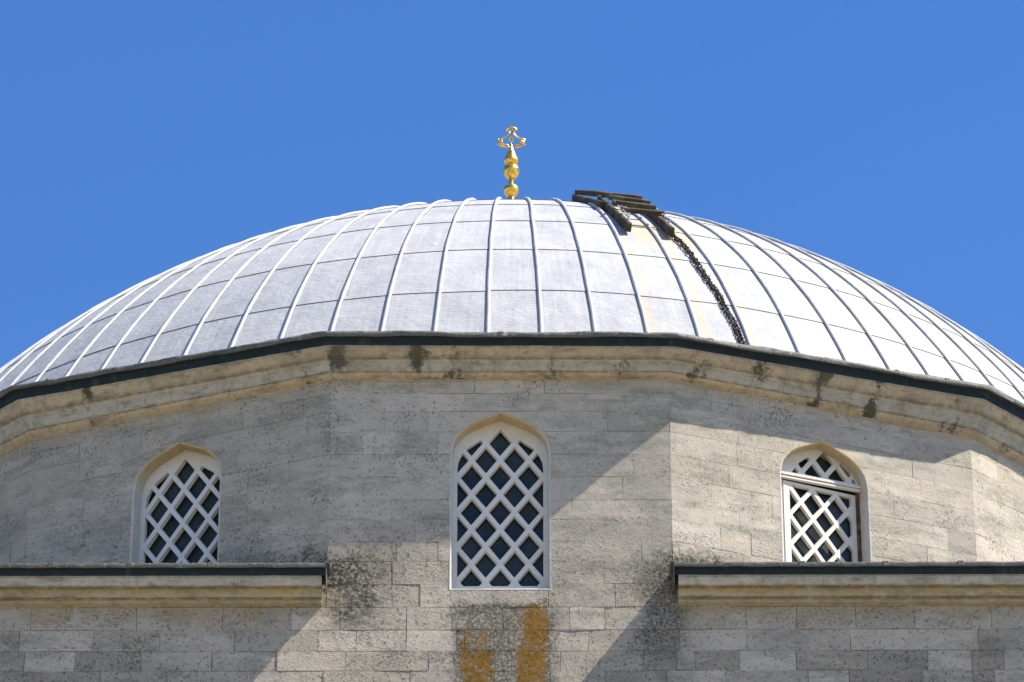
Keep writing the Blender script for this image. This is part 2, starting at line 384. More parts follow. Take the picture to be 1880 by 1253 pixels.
# rows given from the photograph: course index -> list of (right boundary in px, tone, tan, pit)
KNOWN = {
 12: [(-200,.4,.1,.4),(120,.45,.15,.5),(250,.5,.1,.5),(408,.5,.1,.4),(535,.30,.55,.4),(625,.6,.05,.3),(746,.55,.1,.9),(830,.6,.1,.8)],
 13: [(37,.18,.05,.7),(172,.68,.12,.2),(294,.33,.05,.5),(432,.38,.0,.4),(584.6,.28,.08,.5),(654,.75,.0,.9),(746,.72,.0,.9),(838,.72,.1,.1),(853,.5,.0,.8),(893,.4,0,.6),(1080,.5,.1,.9),(1247,.35,.05,.8),(1370,.62,.1,.2),(1470,.35,.1,.3),(1560,.42,.1,.3),(1795,.6,.1,.2),(1990,.2,.05,.5)],
 14: [(48,.14,.0,.8),(141,.66,.12,.2),(262,.16,.0,.9),(391,.42,.0,.4),(510,.25,.1,.4),(636,.6,.2,.6),(787,.6,.2,1.),(834,.65,0,.8),(908,.4,.1,.8),(939,.45,.1,.8),(1029,.4,.1,.8),(1180,.5,.1,.9),(1240,.22,.0,.8),(1275,.35,.1,.3),(1355,.12,.35,.5),(1460,.66,.0,.1),(1590,.2,.35,.4),(1700,.18,.0,.9),(1780,.6,.0,.2),(1840,.08,.45,.7),(1960,.5,0,.3)],
 15: [(68,.2,.0,.8),(189,.25,.0,.9),(310,.3,.0,.6),(470,.35,.05,.4),(596,.5,.1,.6),(687,.6,.2,1.),(754,.5,.3,.9),(900,.4,.1,.9),(1010,.4,.1,.9),(1110,.5,.05,.9),(1222,.12,.0,.8),(1330,.62,.0,.1),(1480,.38,0,.3),(1555,.6,0,.2),(1690,.1,.1,.9),(1780,.35,0,.4),(1820,.12,.2,.8),(1900,.5,0,.3)],
 11: [(571,.4,.1,.5),(719,.45,.1,1.),(771,.5,.15,1.),(826,.62,.1,.6),(1007,.5,.0,.9),(1130,.6,.05,1.),(1240,.4,.0,1.)],
 10: [(600,.4,.1,.5),(719,.45,.1,1.),(826,.55,.15,.9),(1007,.5,.0,.9),(1110,.6,.05,1.),(1240,.5,.0,1.)],
 4: [(660,.4,0,.5),(722,.85,.05,.8),(800,.42,.1,.4),(920,.5,0,.3),(1100,.5,0,.3),(1240,.45,0,.2)],
 3: [(700,.5,0,.5),(780,.42,.05,.3),(900,.55,.1,.3),(1060,.5,.0,.2),(1120,.45,0,.2),(1240,.15,.25,.3)],
 2: [(690,.55,0,.3),(780,.6,0,.2),(850,.78,.2,.1),(1000,.45,.1,.2),(1120,.5,.15,.2),(1240,.5,0,.2)],
}
def row_cuts(k, ci, u0, u1):
    out = []
    if k == 0 and ci in KNOWN:
        u = u0
        for xb, t, ta, pi_ in KNOWN[ci]:
            if ci >= 10 and 590 < xb < 1100: t = min(1., t+.14)  # sunlight on the middle bay strengthened by lighter block tones
            b = min(px(xb), u1)
            if b <= u+.03: continue
            if u < px(-150) and b-u > 1.2:
                while u < b-.9:
                    w_ = random.uniform(.35, .75); out.append((u, u+w_, random.uniform(.2, .6), random.uniform(0, .2), random.uniform(.2, .8))); u += w_
            out.append((u, b, t, ta, pi_)); u = b
            if u >= u1: break
    else: u = u0
    while u < u1-.02:
        w_ = random.uniform(.34, .78)
        if u+w_ > u1-.22: w_ = u1-u
        rr = random.random()
        t = random.uniform(.30, .58) if rr < .78 else (random.uniform(.12, .25) if rr < .90 else random.uniform(.62, .8))
        out.append((u, min(u+w_, u1), t, random.choice([0, .05, .1, .15, .3]), random.uniform(.15, .7))); u += w_
    return out
def wall_face(acc, mort, k, z_top, z_bot, uh, win=False, known=True):
    for ci in range(len(COURSE)-1):
        zt, zb = COURSE[ci], COURSE[ci+1]
        if zt < z_bot+.02 or zb > z_top-.02: continue
        full = uh(zb)
        for (a, b, t, ta, pi_) in row_cuts(k if known else 99, ci, -full, full):
            gp = .0010 if zt > -2.6 else .0022; j = [random.uniform(-.004, .004) for _ in range(8)]
            rect = [(a+gp+j[0], zb+gp+j[1]), (b-gp+j[2], zb+gp+j[3]), (b-gp+j[4], zt-gp+j[5]), (a+gp+j[6], zt-gp+j[7])]
            if a <= -full+.01: rect[0] = (a, rect[0][1]); rect[3] = (a, rect[3][1])
            if b >= full-.01: rect[1] = (b, rect[1][1]); rect[2] = (b, rect[2][1])
            d = (random.uniform(-.0015, 0) if zt > -2.6 else random.uniform(-.0042, 0))
            tilt = random.uniform(-.003, .003)*(.5 if zt > -2.6 else 1)
            col = (t*(.72 if k < 0 else 1), ta, pi_)  # shade of the left-hand faces deepened in the block tone
            if win and b > -.51 and a < .51 and zt > -2.875 and zb < -.84:
                P = [Vector(q) for q in rect]+[Vector(q) for q in OUT]; n = len(OUT)
                E = [(0, 1), (1, 2), (2, 3), (3, 0)]+[(4+i, 4+(i+1) % n) for i in range(n)]
                vs, _, fs, *_r = delaunay_2d_cdt(P, E, [], 0, 1e-5)
                keep = []
                for q in fs:
                    cx = sum(vs[i].x for i in q)/3; cz = sum(vs[i].y for i in q)/3
                    if in_poly(cx, cz, rect) and not in_poly(cx, cz, OUT): keep.append(tuple(q))
                used = sorted({i for q in keep for i in q}); mp = {v: i for i, v in enumerate(used)}
                if keep: acc.add([fp(k, vs[i].x, vs[i].y, d+.001) for i in used], [[mp[i] for i in q] for q in keep], col)
            else:
                acc.add([fp(k, q[0], q[1], d+tilt*(1 if i in (1, 2) else -1)) for i, q in enumerate(rect)], [(0, 1, 2, 3)], col)
def mortar_plane(acc, k, u0, u1, z0, z1, win):
    rect = [(u0, z0), (u1, z0), (u1, z1), (u0, z1)]; dm = -.0065 if z1 > -2.9 else -.012
    if not win: acc.add([fp(k, q[0], q[1], dm) for q in rect], [(0, 1, 2, 3)]); return
    P = [Vector(q) for q in rect]+[Vector(q) for q in OUT]; n = len(OUT)
    E = [(0, 1), (1, 2), (2, 3), (3, 0)]+[(4+i, 4+(i+1) % n) for i in range(n)]
    vs, _, fs, *_r = delaunay_2d_cdt(P, E, [], 0, 1e-5)
    keep = [tuple(q) for q in fs if not in_poly(sum(vs[i].x for i in q)/3, sum(vs[i].y for i in q)/3, OUT)]
    acc.add([fp(k, v.x, v.y, dm) for v in vs], keep)

WIN = (-1, 0, 1)
dw, dm_ = Acc(), Acc()
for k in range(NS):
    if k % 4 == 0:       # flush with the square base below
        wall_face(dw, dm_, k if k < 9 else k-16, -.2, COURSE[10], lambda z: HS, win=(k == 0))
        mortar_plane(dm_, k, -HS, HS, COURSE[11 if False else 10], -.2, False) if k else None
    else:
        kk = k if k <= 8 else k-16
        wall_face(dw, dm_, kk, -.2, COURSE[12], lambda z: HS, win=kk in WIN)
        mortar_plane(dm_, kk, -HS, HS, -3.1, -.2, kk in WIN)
fw, fm = Acc(), Acc()
bw = Acc()
# front: the middle bay runs down flush; side walls start under the lower cornices
def front_half(z): return HS if z > -2.6 else AP
wall_face(dw, dm_, 0, COURSE[10], COURSE[11], lambda z: HS, win=True)
wall_face(bw, fm, 0, COURSE[11], -GZ, lambda z: AP, win=True)
mortar_plane(fm, 0, -HS, HS, -2.95, -.2, True)
mortar_plane(fm, 0, -AP, AP, -GZ, -2.951, False)
for k in (4, 8, 12):
    wall_face(dw, dm_, k if k < 9 else -4, COURSE[10], COURSE[11], lambda z: HS)
    wall_face(bw, fm, k, COURSE[11], -GZ, lambda z: AP, known=False)
    mortar_plane(fm, k, -AP, AP, -GZ, -2.8, False)
    mortar_plane(fm, k, -HS, HS, -2.81, -2.4, False)
# ends of the mortar bed sit a little inside each corner, so pull them in
drum = dw.make("drum_wall", WALL, B, attr=dw.A); dmo = dm_.make("mortar_joints", MORTAR, drum)
base = bw.make("base_wall", WALL, B, attr=bw.A); bmo = fm.make("mortar_joints", MORTAR, base)

# ------------------------------------------------------------------ lattice builder
def clip_poly(P, Q):
    """Sutherland-Hodgman: P clipped by convex Q (counter-clockwise)."""
    out = P
    for i in range(len(Q)):
        a, b = Q[i], Q[(i+1) % len(Q)]; inp = out; out = []
        if not inp: break
        side = lambda p: (b[0]-a[0])*(p[1]-a[1])-(b[1]-a[1])*(p[0]-a[0])
        for j in range(len(inp)):
            p, q = inp[j], inp[(j+1) % len(inp)]; sp, sq = side(p), side(q)
            if sp >= 0: out.append(p)
            if (sp >= 0) != (sq >= 0):
                t = sp/(sp-sq); out.append((p[0]+(q[0]-p[0])*t, p[1]+(q[1]-p[1])*t))
    return out
def area(P): return .5*sum(P[i][0]*P[(i+1) % len(P)][1]-P[(i+1) % len(P)][0]*P[i][1] for i in range(len(P)))
def plate(acc, outer, holes, to3, d_front, d_back, splay=.86):
    """A plate with holes: front and back faces, outer rim and splayed hole sides."""
    def cap(outl, hs, d, flip):
        P = [Vector(q) for q in outl]; E = [(i, (i+1) % len(outl)) for i in range(len(outl))]
        for h in hs:
            b = len(P); P += [Vector(q) for q in h]; E += [(b+i, b+(i+1) % len(h)) for i in range(len(h))]
        vs, _, fs, *_r = delaunay_2d_cdt(P, E, [], 0, 1e-6); keep = []
        for q in fs:
            cx = sum(vs[i].x for i in q)/3; cz = sum(vs[i].y for i in q)/3
            if in_poly(cx, cz, outl) and not any(in_poly(cx, cz, h) for h in hs): keep.append(tuple(q)[::-1] if flip else tuple(q))
        acc.add([to3(v.x, v.y, d) for v in vs], keep)
    back = []
    for h in holes:
        cx = sum(p[0] for p in h)/len(h); cz = sum(p[1] for p in h)/len(h)
        back.append([(cx+(p[0]-cx)*splay, cz+(p[1]-cz)*splay) for p in h])
    cap(outer, holes, d_front, False); cap(outer, back, d_back, True)
    for h, g2 in zip(holes, back):
        n = len(h); acc.add([to3(p[0], p[1], d_front) for p in h]+[to3(p[0], p[1], d_back) for p in g2], [(i, (i+1) % n, n+(i+1) % n, n+i) for i in range(n)])
    n = len(outer); acc.add([to3(p[0], p[1], d_front) for p in outer]+[to3(p[0], p[1], d_back) for p in outer], [(i, n+i, n+(i+1) % n, (i+1) % n) for i in range(n)])
def diamonds(region, cx, cz, pu, pz, hw, hh, rngi, rngj, amin=.0012):
    hs = []
    for i in range(-rngi, rngi+1):
        for j in range(-rngj, rngj+1):
            if (i+j) % 2: continue
            x, z = cx+i*pu, cz+j*pz; jx = random.uniform(-.003, .003); jz = random.uniform(-.003, .003)
            P = [(x+jx, z-hh), (x+hw, z+jz), (x-jx, z+hh), (x-hw, z-jz)]
            Q = clip_poly(P, region)
            if len(Q) >= 3 and abs(area(Q)) > amin:
                # slightly rounded corners
                S = []
                for a in range(len(Q)):
                    p, c, n = Q[a-1], Q[a], Q[(a+1) % len(Q)]
                    for o in (p, n):
                        L = math.dist(c, o); t = min(.007/max(L, 1e-6), .3); S.append((c[0]+(o[0]-c[0])*t, c[1]+(o[1]-c[1])*t))
                hs.append(S)
    return hs
INNER = [(-.441, -2.765), (.441, -2.765), (.444, -1.43), (.435, -1.341), (.401, -1.264), (.348, -1.195), (.20, -1.090), (0, -.97),
         (-.20, -1.090), (-.348, -1.195), (-.401, -1.264), (-.435, -1.341), (-.444, -1.43)]
def window(k, special=False):
    def to3(u, z, d): return fp(k, u, z, d)
    # reveal: a strip round the opening, its front edge a rounded nib 2 mm proud of the blocks
    rv = Acc(); n = len(OUT); rings = []
    cx, cz = 0, -1.9
    def off(p, e): # push outward from the middle of the opening
        q = (p[0]*(1+e/.5), p[1]+(e if p[1] > -1.3 else (-e if p[1] < -2.8 else 0))); return q
    dense = []
    for i in range(n):
        a, b = OUT[i], OUT[(i+1) % n]; m = max(1, int(math.dist(a, b)/.09))
        for t in range(m): dense.append((lerp(a[0], b[0], t/m), lerp(a[1], b[1], t/m)))
    n = len(dense)
    for e, d in ((.012, -.012), (.009, .002), (-.002, .001), (-.010, -.010), (-.012, -.08), (-.013, -.25)):
        ring = []
        for q in dense:
            w_ = off(q, e+random.uniform(-.002, .002)); ring.append(to3(w_[0], w_[1], d))
        rings.append(ring)
    V = [p for r in rings for p in r]; F = []
    for a in range(len(rings)-1):
        for i in range(n): F.append((a*n+i, a*n+(i+1) % n, (a+1)*n+(i+1) % n, (a+1)*n+i))
    rv.add(V, F); W = rv.make("window", REV, B)
    outl = [(q[0]*.985, q[1]-.008 if q[1] > -1.4 else q[1]) for q in OUT]
    if not special:
        la = Acc(); hs = diamonds(INNER, -.001, -1.125,   .1475, .1985, .121, .156, 4, 12)
        plate(la, outl, hs, to3, -.165, -.215, .93); L = la.make("lattice", PLAS, W); bevel(L, .004)
        gl = Acc(); gl.add([to3(*q, -.242) for q in ((-.49, -2.86), (.49, -2.86), (.49, -.9), (-.49, -.9))], [(0, 1, 2, 3)])
        gl.make("glass_pane", GLASS, W)
    else:
        # fixed lunette above a rail, and a hinged casement below it standing slightly inwards on the right
        la = Acc()
        low = -1.262
        top = [q for q in outl if q[1] > low]; i0 = next(i for i, q in enumerate(outl) if q[1] <= low)
        left = [q for q in outl[:i0]]; right = [(-q[0], q[1]) for q in left[1:]][::-1]
        ol = left+[(-.497, low), (.497, low)]+right
        reg = [(-.30, -1.205), (.445, -1.205), (.43, -1.165), (.385, -1.075), (.265, -.985), (.09, -.885), (-.10, -.985), (-.20, -1.065), (-.265, -1.150)]
        hs = diamonds(reg, .088, -1.013, .137, .170, .104, .131, 5, 4, .0008)
        plate(la, ol, hs, to3, -.15, -.19, .95)
        # jamb frame either side of the casement
        for (a, b) in ((-.500, -.415), (.535, .500)):
            pass
        la.box(to3(-.455, -2.07, -.185), [frame(k)[1], (0, 0, 1), frame(k)[0]], (.045, .80, .03))
        la.make("lunette_lattice", PLAS, W); 
        fr = Acc()
        fr.box(to3(.478, -2.07, -.205), [frame(k)[1], (0, 0, 1), frame(k)[0]], (.024, .80, .03)); fr.make("steel_frame", GAP, W)
        rl = Acc(); t = frame(k)[1]; nn = frame(k)[0]
        rl.box(to3(0, -1.252, -.128), [t, (0, 0, 1), nn], (.50, .016, .022)); rl.box(to3(-.005, -1.288, -.136), [t, (0, 0, 1), nn], (.49, .014, .022))
        rlo = rl.make("transom_rail", WHITE, W); bevel(rlo, .005)
        ang = R(3.2); hinge = np.array([-.405, 0])
        def tc(u, z, d):    # rotate about the hinge on the left so the right side stands inwards
            du = u-hinge[0]; dd = d+.15
            return to3(hinge[0]+du*math.cos(ang)+dd*math.sin(ang), z, -.15-du*math.sin(ang)+dd*math.cos(ang))
        ca = Acc(); ol = [(-.405, -2.865), (.455, -2.865), (.455, -1.318), (-.405, -1.318)]
        reg = [(-.335, -2.80), (.405, -2.80), (.405, -1.355), (-.335, -1.355)]
        hs = diamonds(reg, -.199+.139, -1.530, .1395, .1715, .112, .138, 6, 9, .0012)
        plate(ca, ol, hs, tc, -.145, -.185, .93); co = ca.make("casement_lattice", WHITE, W); bevel(co, .003)
        gl = Acc(); gl.add([tc(*q, -.232) for q in ((-.40, -2.86), (.45, -2.86), (.45, -1.33), (-.40, -1.33))], [(0, 1, 2, 3)])
        gl.add([to3(*q, -.2505) for q in ((-.50, -2.87), (.50, -2.87), (.50, -.9), (-.50, -.9))], [(0, 1, 2, 3)])
        gl.make("glass_pane", GLASS, W)
    return W
w_mid = window(0); w_left = window(-1); w_right = window(1, True)
w_mid['label'] = "tall middle arched window with full pale lattice"
w_left['label'] = "left arched window with pale lattice and stained pointed top"
w_right['label'] = "right arched window with hinged cream casement below a fixed lunette"

# ------------------------------------------------------------------ upper cornice and eave (swept round the sixteen sides)
PE = .36; PS = 1.24
CZ = {-3: .02, -2: .027, -1: -.076, 0: -.103, 1: .007, 2: .02}      # z of the eave lip at the corner right of face k (k+.5)
def corner_z(k):   # corner between face k and k+1
    kk = ((k+8) % 16)-8
    return {-2: .027, -1: -.082, 0: -.108, 1: .005}.get(kk, -.05)
SOOT = [(0, -1.69, .09, 1.), (0, -.86, .10, .95), (0, -.45, .20, .6), (0, .55, .10, .55), (1, -.10, .10, 1.), (1, .56, .07, 1.15), (1, -.80, .10, .7), (-1, -1.0, .06, .8), (-1, .6, .10, .45), (1, 1.5, .12, .6), (2, -1.2, .12, .5), (0, 1.3, .15, .5), (-1, 1.5, .2, .45), (1, -1.5, .2, .55)]
def soot_at(k, u, z):
    kk = ((k+8) % 16)-8; v = 0.
    for q, c, sg, am in SOOT:
        if q == kk: v = max(v, 1.6*am*math.exp(-(abs(u-c-.12*(z+.3))/(sg*1.25))**1.5)*(.75+.3*math.sin(z*19+c*7)))
    return v
CREV = {(.054, -.412): .95, (.142, -.305): .85, (.130, -.311): .3, (.152, -.290): .5, (.094, -.358): .2, (.214, -.212): .5, (.058, -3.004): .9, (.066, -2.998): .9, (.160, -2.921): .75, (.148, -2.925): 1., (.218, -2.838): .6, (.124, -2.940): .3}
def sweep(name, prof, mat, parent, seg=26, wav=0., attr=None, seedn=1, smooth=True, wz=0., jag=0.):
    """prof: list of (p, z, a) with z measured so that z=0 is the lip; parts near the wall keep their height."""
    rg = np.random.default_rng(seedn); V = []; A = []; n = len(prof); m = NS*seg
    def wave(i, s, ph): 
        x = i/seg; return math.sin(x*7.3*s+ph)*.5+math.sin(x*17.1*s+1.7*ph)*.35+math.sin(x*41*s+ph*2.3)*.22
    bl = []; blv = 0
    joints = set(); q = 0
    while q < m: joints.add(q); q += int(rg.integers(int(seg*.16), int(seg*.30)+2))
    stn = []
    for i in range(m):
        if i in joints:
            stn.append((i+.46, 0., blv)); stn.append((i+.48, 1., blv)); blv = float(rg.random()); stn.append((i+.52, 1., blv)); stn.append((i+.54, 0., blv))
        else: stn.append((float(i), 0., blv))
    m = len(stn)
    for (i, jf, blv) in stn:
        k = int(i//seg); t = (i % seg)/seg; zc_ = lerp(corner_z(k-1), corner_z(k), t)
        for j, (p, z, a) in enumerate(prof):
            cv = CREV.get((p, z), 0.); p = p*PS if p > 0 else p; h = (p/PE)              # the deeper mouldings follow the lip's unevenness, the foot does not
            zz = z+(zc_+.07)*min(1, h*1.15)
            if jag and p > 0: p += jag*float(rg.normal()); z += jag*.6*float(rg.normal())
            pp = p+wav*wave(i, 1+j*.07, seedn+j*.6)*min(1, h*2)
            zz += wz*wave(i, 1.3+j*.02, 3+seedn)*min(1, h*2)
            u = (2*t-1)*(HS+pp*math.tan(STEP/2))
            V.append(fp(k, u, zz, pp)); A.append((a, max(jf, cv), blv, soot_at(k, u, z)))
    F = [(i*n+j, ((i+1) % m)*n+j, ((i+1) % m)*n+j+1, i*n+j+1) for i in range(m) for j in range(n-1)]
    o = mesh(name, V, F, mat, parent, smooth=smooth, attr=A)
    return o
prof = [(-.02, -.470, .9), (.003, -.470, .9), (.012, -.462, 1.), (.040, -.452, 1.), (.046, -.446, .9), (.048, -.418, 1.), (.054, -.412, .35), (.066, -.405, .12), (.082, -.385, .0), (.094, -.358, .0),
        (.100, -.338, .1), (.108, -.333, .1), (.120, -.329, .05), (.124, -.317, .05), (.130, -.311, .5), (.142, -.305, .9), (.152, -.290, .8), (.166, -.265, .75), (.186, -.242, .7), (.206, -.225, .7), (.214, -.212, .6),
        (.216, -.190, .6), (.216, -.10, .6)]
corn = sweep("upper_cornice", prof, CORN, B, seg=90, wav=.0022, seedn=2, wz=.0018, jag=.0016)
bevel_prof = [(.150, -.17, 0), (.222, -.196, 0), (.224, -.192, 0), (.226, -.150, 0), (.229, -.128, 0), (.262, -.124, 0), (.272, -.122, 0)]
eave = sweep("eave_gutter", bevel_prof, LDARK, B, seg=60, wav=.004, seedn=5, wz=.003)
lip_prof = [(.262, -.118, 0), (.274, -.128, 0), (.284, -.130, 0), (.289, -.122, 0), (.291, -.100, 0), (.288, -.080, 0), (.280, -.070, 0), (.262, -.066, 0), (.10, -.055, 0), (-.25, -.05, 0), (-.75, -.045, 0)]
lip = sweep("lead_lip", lip_prof, LLIP, eave, seg=80, wav=.006, seedn=9, wz=.011, jag=.0012)
# folded seams of the lip sheets
rg = random.Random(4)
for k in range(-3, 4):
    for q in range(5):
        u = (q-2)*HS*.4+rg.uniform(-.12, .12); n_, t_ = frame(k); z = -.095+lerp(corner_z(k-1), corner_z(k), (u+HS)/(2*HS))+.07
        fs_ = Acc(); fs_.box(fp(k, u, z, PE-.004), [t_, (0, 0, 1), n_], (.014+rg.uniform(0, .03), .022, .004+rg.uniform(0, .002)))
        fso = fs_.make("lip_seam", LLIP, eave); bevel(fso, .003)

# ------------------------------------------------------------------ lower cornices: four L-shaped pieces round the corners of the square base
lprof = [(-.02, -3.060, .9), (.012, -3.056, .9), (.050, -3.046, 1.), (.056, -3.038, .9), (.058, -3.004, 1.), (.066, -2.998, .5), (.084, -2.992, .55), (.106, -2.970, .9), (.124, -2.940, 1.), (.148, -2.925, 1.),
         (.160, -2.921, .9), (.186, -2.917, .1), (.196, -2.910, .0), (.206, -2.880, .0), (.212, -2.846, .0), (.218, -2.838, .7), (.226, -2.834, .7), (.226, -2.815, .7), (.22, -2.76, .5)]
ldprof = [(.20, -2.822, 0), (.231, -2.826, 0), (.233, -2.822, 0), (.238, -2.776, 0), (.242, -2.762, 0), (.285, -2.757, 0)]
llip = [(.270, -2.752, 0), (.284, -2.764, 0), (.294, -2.764, 0), (.300, -2.754, 0), (.301, -2.735, 0), (.297, -2.718, 0), (.285, -2.712, 0), (.10, -2.706, 0), (-.3, -2.69, 0), (-1.6, -2.62, 0)]
def lower_piece(q):
    """corner between base faces 4q and 4q+4."""
    k0, k1 = 4*q, 4*q+4
    def run(name, prof, mat, parent, u_end, wz=0., wav=0., seed=1, cap=True, jag=False):
        rg = np.random.default_rng(seed*10+q); V = []; A = []; n = len(prof)
        st = []; N = 260
        for i in range(N+1): st.append((k0, u_end, i/N))
        for i in range(N+1): st.append((k1, None, i/N))
        jt = 0; blv = rg.random(); nxt = 0; rows = 0
        st2 = []
        for s, (k, ue, t) in enumerate(st):
            if s >= nxt and 2 < s < 2*N-2 and abs(s-N) > 3:
                nxt = s+int(rg.integers(15, 32))
                for e_, j_ in ((.42, 0.), (.46, 1.)): st2.append((k, s, t+e_/N, j_, blv))
                blv = rg.random()
                for e_, j_ in ((.54, 1.), (.58, 0.)): st2.append((k, s, t+e_/N, j_, blv))
            else: st2.append((k, s, t, 0., blv))
        st = st2
        for (k, s, t, jn, blv) in st:
            for j, (p, z, a) in enumerate(prof):
                end = AP+max(p, -1.4)
                u = lerp(u_end, end, t) if k == k0 else lerp(-end, -u_end, t)
                wv = math.sin(s*.21*(1+.1*seed)+j*.1)*.5+math.sin(s*.57+seed)*.35+(rg.normal()*.5 if jag else 0)
                V.append(fp(k, u, z+wz*wv*min(1, max(p, 0)*8), p+wav*wv)); A.append((a, max(jn, CREV.get((p, z), 0.)), blv, .10*math.sin(s*.9+q)+.02))
        m = len(st); F = [(i*n+j, (i+1)*n+j, (i+1)*n+j+1, i*n+j+1) for i in range(m-1) for j in range(n-1)]
        # end caps
        if cap:
            for i, k, sg in ((0, k0, 1), (m-1, k1, -1)):
                b = len(V); idx = [i*n+j for j in range(n)]
                uu = u_end if k == k0 else -u_end
                V += [fp(k, uu, prof[-1][1], -.02), fp(k, uu, prof[0][1], -.02)]; A += [(.4, 0, .3, 0)]*2
                F.append(idx+[b, b+1] if sg == -1 else (idx+[b, b+1])[::-1])
        o = mesh(name, V, F, mat, parent, smooth=False, attr=A); return o
    c = run("lower_cornice", lprof, CORN2, B, 1.80, .0024, .0016, 3, jag=True)
    c['label'] = "lower cornice of ochre stained stone under a dark lead lip"
    g1 = run("gutter", ldprof, LDARK, c, 1.765, .001, 0, 5, cap=False)
    g2 = run("lead_lip", llip, LLIP, c, 1.755, .0035, .001, 7, cap=False)
    # lead end flashing closing the gutter
    for k, u, sg in ((k0, 1.752, 1), (k1, -1.752, -1)):
        e = Acc(); n_, t_ = frame(k); P = [(.301, -2.712), (.301, -2.766), (.262, -2.79), (.245, -2.86), (.18, -2.93), (.02, -2.93), (.02, -2.70)]
        V = [fp(k, u, z, d) for d, z in P]+[fp(k, u+.008*sg, z, d) for d, z in P]; m = len(P)
        e.add(V, [tuple(range(m)), tuple(range(m, 2*m))[::-1]]+[(i, (i+1) % m, m+(i+1) % m, m+i) for i in range(m)])
        e.box(fp(k, u-.012*sg, -2.712, .15), [t_, (0, 0, 1), n_], (.022, .006, .15))
        e.make("end_flashing", LLIP, c)
    # folded seam clips on the lip
    rg = random.Random(q+2)
    for k, a, b in ((k0, 1.9, AP), (k1, -AP, -1.9)):
        u = a+.3
        while u < b-.2:
            if k != 0: u += 50; continue
            n_, t_ = frame(k); s_ = Acc(); s_.box(fp(k, u, -2.736, .2975), [t_, (0, 0, 1), n_], (.03, .027, .007)); u += rg.uniform(.75, .85)
            so_ = s_.make("lip_seam", LLIP, c); bevel(so_, .003)
for q in range(-1, 3): lower_piece(q)
rf = Acc()
c4 = [fp(k, AP-1.5, -2.60, -1.5) for k in (0, 4, 8, 12)]
rf.add(c4, [(0, 1, 2, 3)]); rf.make("base_roof", LLIP, B)

# ------------------------------------------------------------------ dome
SC = np.array([.0893, 0, -4.5371]); RHO = 9.8319; DL = .0654
NR = 96; DL = 2*math.pi/NR
def sp(phi, a, h=0., lat=0.):
    n = np.array([math.sin(a), -math.cos(a), 0]); t = np.array([math.cos(a), math.sin(a), 0])
    return SC+(RHO+h)*(math.sin(phi)*n+math.cos(phi)*np.array([0, 0, 1]))+t*lat
SEAMS = [3., 10.3, 16.8, 23.35, 29.9, 36.42, 42.95, 49.47, 56.0, 63.0]
A0 = .0021
V, F, AT = [], [], []
def seam_at(i, j):  # jitter of seam j at rib line i (shared so neighbours nearly meet)
    return 0 if j in (0, 9) else float(SJ[i % NR, j])
SJ = rng.normal(0, .045, (NR, 10))
nu, nv = 6, 9
for i in range(NR):
    for j in range(9):
        pj = rng.normal(0, .03); rn = float(rng.random())
        p0a, p0b = SEAMS[j]+seam_at(i, j), SEAMS[j]+seam_at(i+1, j); p1a, p1b = SEAMS[j+1]+seam_at(i, j+1), SEAMS[j+1]+seam_at(i+1, j+1)
        dish = rng.uniform(.001, .006); b0 = len(V)
        for b in range(nv+1):
            for a in range(nu+1):
                s, t = a/nu, b/nv
                ph = lerp(lerp(p0a, p0b, s), lerp(p1a, p1b, s)+pj, t) if j < 8 else lerp(lerp(p0a, p0b, s), SEAMS[9], t)
                azr = A0+(i+.5+s-1)*DL
                edge = .002+.008*t
                hh = edge-dish*math.sin(math.pi*s)*math.sin(math.pi*t)
                V.append(sp(R(ph), azr, hh)); AT.append((math.degrees(azr), ph, rn))
        for b in range(nv):
            for a in range(nu):
                q = b0+b*(nu+1)+a; F.append((q, q+nu+1, q+nu+2, q+1))
        # turned-down lower edge
        b1 = len(V)
        for a in range(nu+1):
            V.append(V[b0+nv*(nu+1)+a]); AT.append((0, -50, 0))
        for a in range(nu+1):
            s = a/nu; ph = lerp(p1a, p1b, s)+pj if j < 8 else SEAMS[9]
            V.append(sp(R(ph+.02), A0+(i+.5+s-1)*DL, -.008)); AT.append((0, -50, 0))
        for a in range(nu): q = b1+a; F.append((q, q+nu+1, q+nu+2, q+1))
azs = np.array([x[0] for x in AT]); 
for idx in range(len(AT)):
    a_, p_, r__ = AT[idx]; AT[idx] = ((a_+180) % 360-180, p_, r__)
dome = mesh("dome", V, F, LEAD, B, smooth=True, attr=AT, attr_name='pan')
me = dome.data
dcap = Acc(); 
